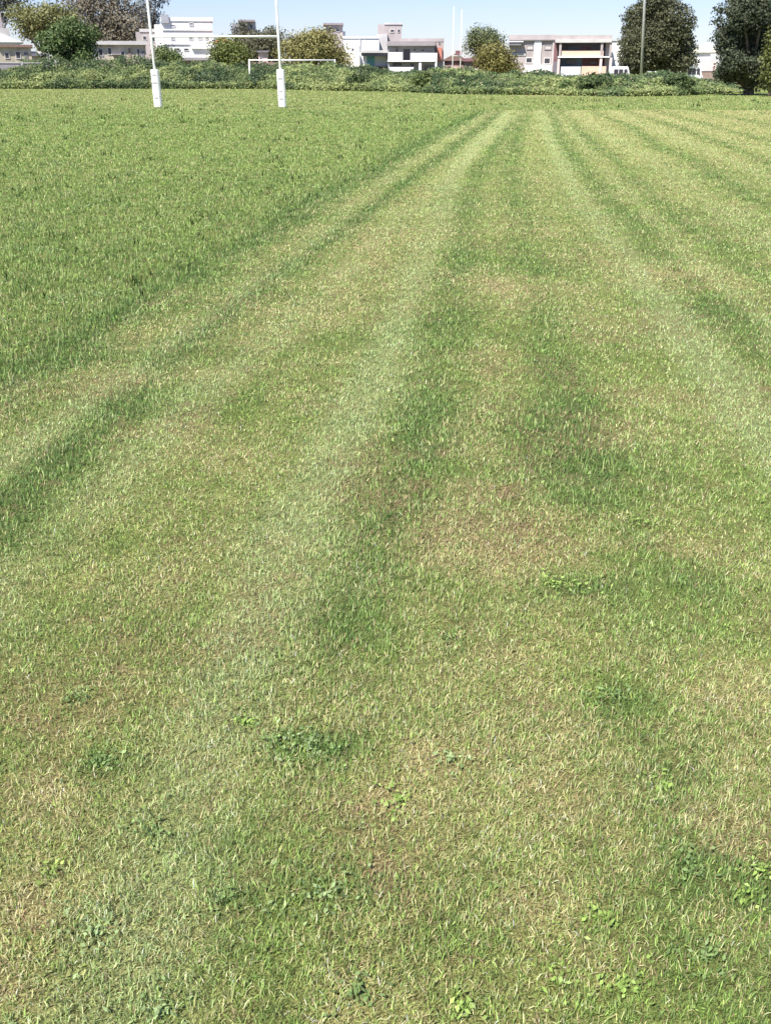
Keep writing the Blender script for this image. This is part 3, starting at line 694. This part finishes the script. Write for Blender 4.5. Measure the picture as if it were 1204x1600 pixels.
# right of it: brown roofs
b = B('brown_roof_house', 'low house with a brown pitched roof right of the brick-red panel', 134, 712)
b.part('wall', 'bbrick', 694, 95, 740, None, 0, 6); b.gable('roof', 'tile', 692, 95, 728, 83, 0, 7, .55); b.part('dormer', 'maroon', 711, 79, 721, 86, .1, 2); b.part('lower_wall', 'pinkgate', 700, 104, 716, None, -.3, .25)
b = B('brick_house', 'reddish-brown brick house left of the golden olive tree', 128, 742)
b.part('wall', 'bbrick', 724, 96, 764, None, 0, 6); b.part('roof', 'maroon', 722, 91, 766, 96, -.4, 7); b.win(733, 103, 738, 108); b.part('lower_wall', 'pinkgate', 739, 106, 756, None, -.2, .15)
# right: grey house and balcony house
b = B('grey_house', 'pale grey two-storey house with bricked-up upper windows and two dark lower windows', 120, 828)
b.part('wall', 'pink', 795, 62, 864, None, 0, 7); b.part('parapet', 'pink', 793, 54.5, 866, 61.5, -.15, 7.3)
b.part('cornice', 'slab', 793, 61.5, 865, 63.2, -.3, .3); b.part('canopy', 'dgrey', 794, 66, 813, 71, -.7, .7); b.part('canopy_top', 'white', 794, 64.6, 816, 66, -.8, .8)
b.part('pilaster', 'white', 833, 64, 844, None, -.14, .13); b.part('pilaster', 'lgrey', 861, 64, 866, None, -.14, .13)
for q in ((821, 70, 832, 78), (849, 70, 860, 78)): b.win(*q, m='lgrey', fr='slab')
for q in ((821, 89.5, 831.5, 99), (849, 90, 859.5, 100.5)): b.win(*q)
b.part('plinth', 'white', 819, 101.5, 862, None, -.2, .18); b.part('band', 'lgrey', 797, 83, 821, 87, -.07, .06)
b = B('balcony_house', 'two-storey house with deep dark verandah and peach balcony', 118, 910)
b.part('wall', 'dgrey', 868, 66, 948, None, 2.2, 5, label='shaded verandah back wall'); b.part('parapet', 'pink', 866, 55, 952, 61, -.1, 8)
b.part('roof', 'lgrey', 866, 61, 952, 66.5, -.3, 7.5); b.part('side_wall', 'maroon', 864.5, 66.5, 870, None, .3, 7)
b.part('side_wall', 'pink', 944, 66.5, 951, None, .8, 6)
b.part('balcony', 'peach', 877, 79.5, 941, 88, -.1, .15); b.part('balcony_floor', 'white', 871, 88, 951, 90, -.25, 2.4)
for x in (872.5, 936, 949.5): b.part('column', 'pink', x, 66.5, x + 3.6, 88, -.15, .35)
for x in (871, 936, 951): b.part('column', 'pinkgate', x, 90, x + 4, None, -.15, .35)
b.part('lower_wall', 'blue', 876, 90, 909, None, 1.4, .3, label='blue-grey lower wall'); b.part('lower_wall', 'maroon', 909, 90, 948, None, 1.4, .3, label='maroon lower wall')
b.part('garden_wall', 'pale', 877, 104, 908, None, -.12, .14, label='pale blue front wall'); b.part('garden_wall', 'peach', 909, 103.5, 947, None, -.12, .14, label='peach front wall')
b.win(921, 95, 933, 101, off=1.38, fr='maroon'); b.win(884, 71, 900, 78, off=2.18, m='blue', fr='dgrey'); b.win(906, 71, 922, 78, off=2.18, m='maroon', fr='dgrey'); b.win(884, 93, 900, 101, off=1.38, fr='dgrey')
b.part('gate', 'dgrey', 865.5, 96, 870.5, None, -.1, .08)
b = B('white_corner_house', 'narrow white house corner between balcony house and huge conifer', 126, 966)
b.part('wall', 'white', 950, 64, 985, None, 0, 7); b.part('parapet', 'lgrey', 949, 61.5, 986, 64, -.12, 7.2); b.win(972, 68, 978, 77)
b = B('white_gable_house', 'white gabled house showing between the two dark conifers', 122, 1092)
b.part('wall', 'white', 1078, 82, 1108, None, 0, 7); b.gable('roof', 'cream', 1076, 82, 1118, 66, 0, 7, .62); b.part('side_wall', 'pinkgate', 1100, 97, 1118, None, -.6, .5, label='pink lower wall'); b.win(1096, 76, 1102, 82, fr='lgrey')
b = B('brick_wall', 'low brown brick wall under the white gabled house', 112, 1096, 'wall')
b.part('wall', 'bbrick', 1072, 111.5, 1124, None, 0, .3); b.part('coping', 'slab', 1071, 110.5, 1125, 111.5, -.06, .42)

# ------------------------------------------------------------------ vehicles behind the weeds
def vehicle(name, label, cat, D, px0, px1, topy, van=False):
    x0, _ = W(px0, 112, D); x1, _ = W(px1, 112, D); _, ht = W((px0 + px1) / 2, topy, D); L = x1 - x0
    r = empty(name, ((x0 + x1) / 2, D, 0), label, cat, 'vehicles parked behind the weeds')
    h = L / 2; wd = 1.75
    if van: pts = [(-h, .35), (h, .35), (h, ht * .55), (h * .86, ht * .6), (h * .62, ht * .98), (h * .5, ht), (-h * .94, ht), (-h, ht * .9)]
    else: pts = [(-h, .3), (h, .3), (h, ht * .52), (h * .5, ht * .62), (h * .22, ht), (-h * .55, ht), (-h * .82, ht * .62), (-h, ht * .58)]
    MB().prism(pts, -wd / 2, wd / 2).build('body', M['car'], r, bevel=.06)
    if van: wins = [(.2, .58), (-.35, .1), (-.85, -.45)]
    else: wins = [(-.02, .26), (-.5, -.06)]
    for a, c in wins:
        MB().prism([(a * h, ht * .62), (c * h, ht * .62), (c * h * .9, ht * .88), (a * h, ht * .88)], -wd / 2 - .015, wd / 2 + .015).build('window', M['glass'], r)
    for sx in (-.62, .62):
        for sy in (-1, 1):
            w = MB().tube([(sx * h, sy * wd / 2 - .1 * sy, .33), (sx * h, sy * (wd / 2 + .03), .33)], [.33, .33], 18).build('wheel', M['tyre'], r)
            MB().tube([(sx * h, sy * (wd / 2 + .03), .33), (sx * h, sy * (wd / 2 + .04), .33)], [.19, .18], 14).build('rim', M['galv'], w)
    return r
vehicle('parked_van', 'white van with dark windows parked beside the balcony house', 'van', 96, 953, 983, 104, True)
vehicle('parked_car', 'white car roof just showing over the weeds under the huge conifer', 'car', 90, 1008, 1034, 111.5)
vehicle('parked_van', 'white van parked between the huge conifer and the white gabled house', 'van', 98, 1068, 1094, 102.5, True)

# ------------------------------------------------------------------ rugby goal in the field
gx0, gy0 = G(248, 168.5); gx1, gy1 = G(441.5, 168.5); gy = (gy0 + gy1) / 2
def goal():
    r = empty('rugby_goal', ((gx0 + gx1) / 2, gy, 0), 'white rugby H goal with padded posts standing in the field', 'rugby goal')
    o = ((gx0 + gx1) / 2, gy, 0)
    cz = W(340, 57, gy)[1]
    for gx, lean in ((gx0, -.02), (gx1, -.022)):
        MB().tube([(gx, gy, -.1), (gx + lean * cz, gy, cz), (gx + lean * 8.5, gy, 8.5)], [.056, .054, .045], 14).build('post', M['wpaint'], r, shift=o, smooth=True)
        # padding: a tall square cushion wrapped round the post, with straps
        mb = MB(); s_ = .165; n = 16; hgt = W(240, 108.5, gy)[1]
        k0 = 0; rings = [(0.03, .92), (.07, 1), (.5, 1.02), (.53, .985), (.56, 1.02), (1.0, 1.02), (1.03, .985), (1.06, 1.02), (hgt - .05, 1), (hgt, .9)]
        vs = []; fs = []
        for z, q in rings:
            for a in range(n):
                t = 2 * math.pi * (a + .5) / n; c_, s2 = math.cos(t), math.sin(t)
                e = (abs(c_) ** 5 + abs(s2) ** 5) ** (-1 / 5)
                vs.append((gx + lean * z + c_ * e * s_ * q, gy + s2 * e * s_ * q, z))
        for i in range(len(rings) - 1):
            for a in range(n):
                b_ = (a + 1) % n; fs.append((i * n + a, i * n + b_, (i + 1) * n + b_, (i + 1) * n + a))
        fs.append(tuple(reversed(range(n)))); fs.append(tuple((len(rings) - 1) * n + a for a in range(n)))
        mb.v = vs; mb.f = fs; pad = mb.build('pad', M['pad'], r, shift=o, smooth=False)
        for z in ((.36, .96, 1.27) if gx < gx1 - 1 else (.32, .62, 1.13)):   # worn grey print on the cushions
            w = .085 if z < .9 else .11; x0 = gx + lean * z
            MB().box(x0 - w, x0 + w * .8, gy - s_ * 1.03, gy - s_ * 1.0, z, z + .075).build('print', M['strap'], pad, shift=o)
        for z in (.53, 1.03):
            x0 = gx + lean * z; q = s_ * .995
            m2 = MB(); m2.box(x0 - q - .006, x0 + q + .006, gy - q - .006, gy - q + .002, z - .012, z + .012); m2.box(x0 - q - .006, x0 + q + .006, gy + q - .002, gy + q + .006, z - .012, z + .012)
            m2.box(x0 + q - .001, x0 + q + .007, gy - q, gy + q, z - .012, z + .012); m2.box(x0 - q - .007, x0 - q + .001, gy - q, gy + q, z - .012, z + .012)
            m2.build('strap', M['lgrey'], pad, shift=o)
    MB().tube([(gx0 - .02 * cz, gy, cz), (gx1 - .022 * cz, gy, cz)], [.045, .045], 12).build('crossbar', M['wpaint'], r, shift=o, smooth=True)
goal()
def far_goal():
    D = 103; a, cz = W(707, 87, D); b_, _ = W(723, 87, D); _, tz = W(704, 10, D)
    r = empty('rugby_goal', ((a + b_) / 2, D + 3, 0), 'distant rugby goal seen edge-on, beyond the weeds right of the brick-red panel', 'rugby goal')
    o = ((a + b_) / 2, D + 3, 0); pts = ((a, D), (b_ + .12, D + 5.0))
    for x, y in pts: MB().tube([(x, y, -.1), (x, y, cz), (x, y, tz)], [.045, .04, .02], 10).build('post', M['wpaint'], r, shift=o, smooth=True)
    MB().tube([(pts[0][0], pts[0][1], cz), (pts[1][0], pts[1][1], cz)], [.06, .06], 10).build('crossbar', M['wpaint'], r, shift=o, smooth=True)
far_goal()
def soccer():
    D = G(450, 139)[1] + 1.6; a, z = W(389, 94, D); b_, _ = W(523, 94, D)
    r = empty('football_goal', ((a + b_) / 2, D, 0), 'white football goal frame without net, half sunk in the weeds', 'football goal')
    o = ((a + b_) / 2, D, 0)
    MB().tube([(a, D, z), (b_, D, z)], [.055, .055], 12).build('crossbar', M['wpaint'], r, shift=o, smooth=True)
    for x in (a, b_):
        MB().tube([(x, D, -.1), (x, D, z + .06)], [.055, .055], 12).build('post', M['wpaint'], r, shift=o, smooth=True)
        MB().tube([(x, D, z), (x, D + .9, z - .05), (x, D + 1.9, 0)], [.03, .03, .03], 8).build('back_stay', M['wpaint'], r, shift=o, smooth=True)
soccer()
# tall pole in front of the conifer
def pole():
    D = 80; x, _ = W(1002.5, 118, D)
    r = empty('light_pole', (x, D, 0), 'tall pale floodlight pole in front of the huge conifer', 'pole'); o = (x, D, 0)
    ln = -.055
    MB().tube([(x, D, -.2), (x + ln * 7, D, 7), (x + ln * 15, D, 15)], [.105, .095, .075], 14).build('shaft', M['galv'], r, shift=o, smooth=True)
    MB().tube([(x, D, 0), (x, D, .5)], [.18, .17], 14).build('base_sleeve', M['lgrey'], r, shift=o, smooth=True)
    tx = x + ln * 15
    MB().box(tx - 1.1, tx + 1.1, D - .05, D + .05, 14.8, 14.92).build('crossarm', M['galv'], r, shift=o)
    for q in (-.85, .85):
        MB().prism([(tx + q - .25, 14.95), (tx + q + .25, 14.95), (tx + q + .2, 15.3), (tx + q - .2, 15.3)], D - .3, D - .02).build('floodlight', M['dgrey'], r, shift=o)
pole()
# two short stakes at the foot of the weeds
for px, top, lab in ((855, 137, 'taller dark wooden stake at the foot of the weeds'), (863, 139, 'shorter dark wooden stake beside the taller one')):
    x, y = G(px, 148.3); _, z = W(px, top, y)
    o = MB().tube([(0, 0, -.1), (.01, 0, z * .5), (.02, .01, z)], [.075 if px < 860 else .06, .07 if px < 860 else .055, .05], 8).build('stake', M['wood'], loc=(x, y, 0), smooth=True)
    tag(o, lab, 'stake', 'stakes by the weeds')

# ------------------------------------------------------------------ light
SUN_EL, SUN_AZ = R(54), R(215)      # azimuth clockwise from +Y: behind the camera, to the left
w = bpy.data.worlds.new('World'); bpy.context.scene.world = w; w.use_nodes = True
nt = w.node_tree; sky = nt.nodes.new('ShaderNodeTexSky'); sky.sky_type = 'NISHITA'; sky.sun_disc = False
sky.sun_elevation = SUN_EL; sky.sun_rotation = SUN_AZ; sky.air_density = 1.0; sky.dust_density = .2; sky.ozone_density = 3.5
bg = nt.nodes['Background']; tint = nt.nodes.new('ShaderNodeVectorMath'); tint.operation = 'MULTIPLY'; tint.inputs[1].default_value = (1.0, 1.0, 1.28)
nt.links.new(sky.outputs[0], tint.inputs[0]); nt.links.new(tint.outputs[0], bg.inputs[0]); bg.inputs[1].default_value = .062
ld = bpy.data.lights.new('sun', 'SUN'); ld.energy = 4.6; ld.angle = R(.5); ld.color = (1, .95, .87)
lo = bpy.data.objects.new('sun', ld); C.objects.link(lo)
import mathutils
sd = mathutils.Vector((math.sin(SUN_AZ) * math.cos(SUN_EL), math.cos(SUN_AZ) * math.cos(SUN_EL), math.sin(SUN_EL)))
lo.rotation_euler = sd.to_track_quat('Z', 'Y').to_euler(); lo.location = (0, 0, 50)
sc = bpy.context.scene
sc.view_settings.view_transform = 'Standard'; sc.view_settings.look = 'None'; sc.view_settings.gamma = 1
sc.view_settings.exposure = 1.0
sc.render.film_transparent = False
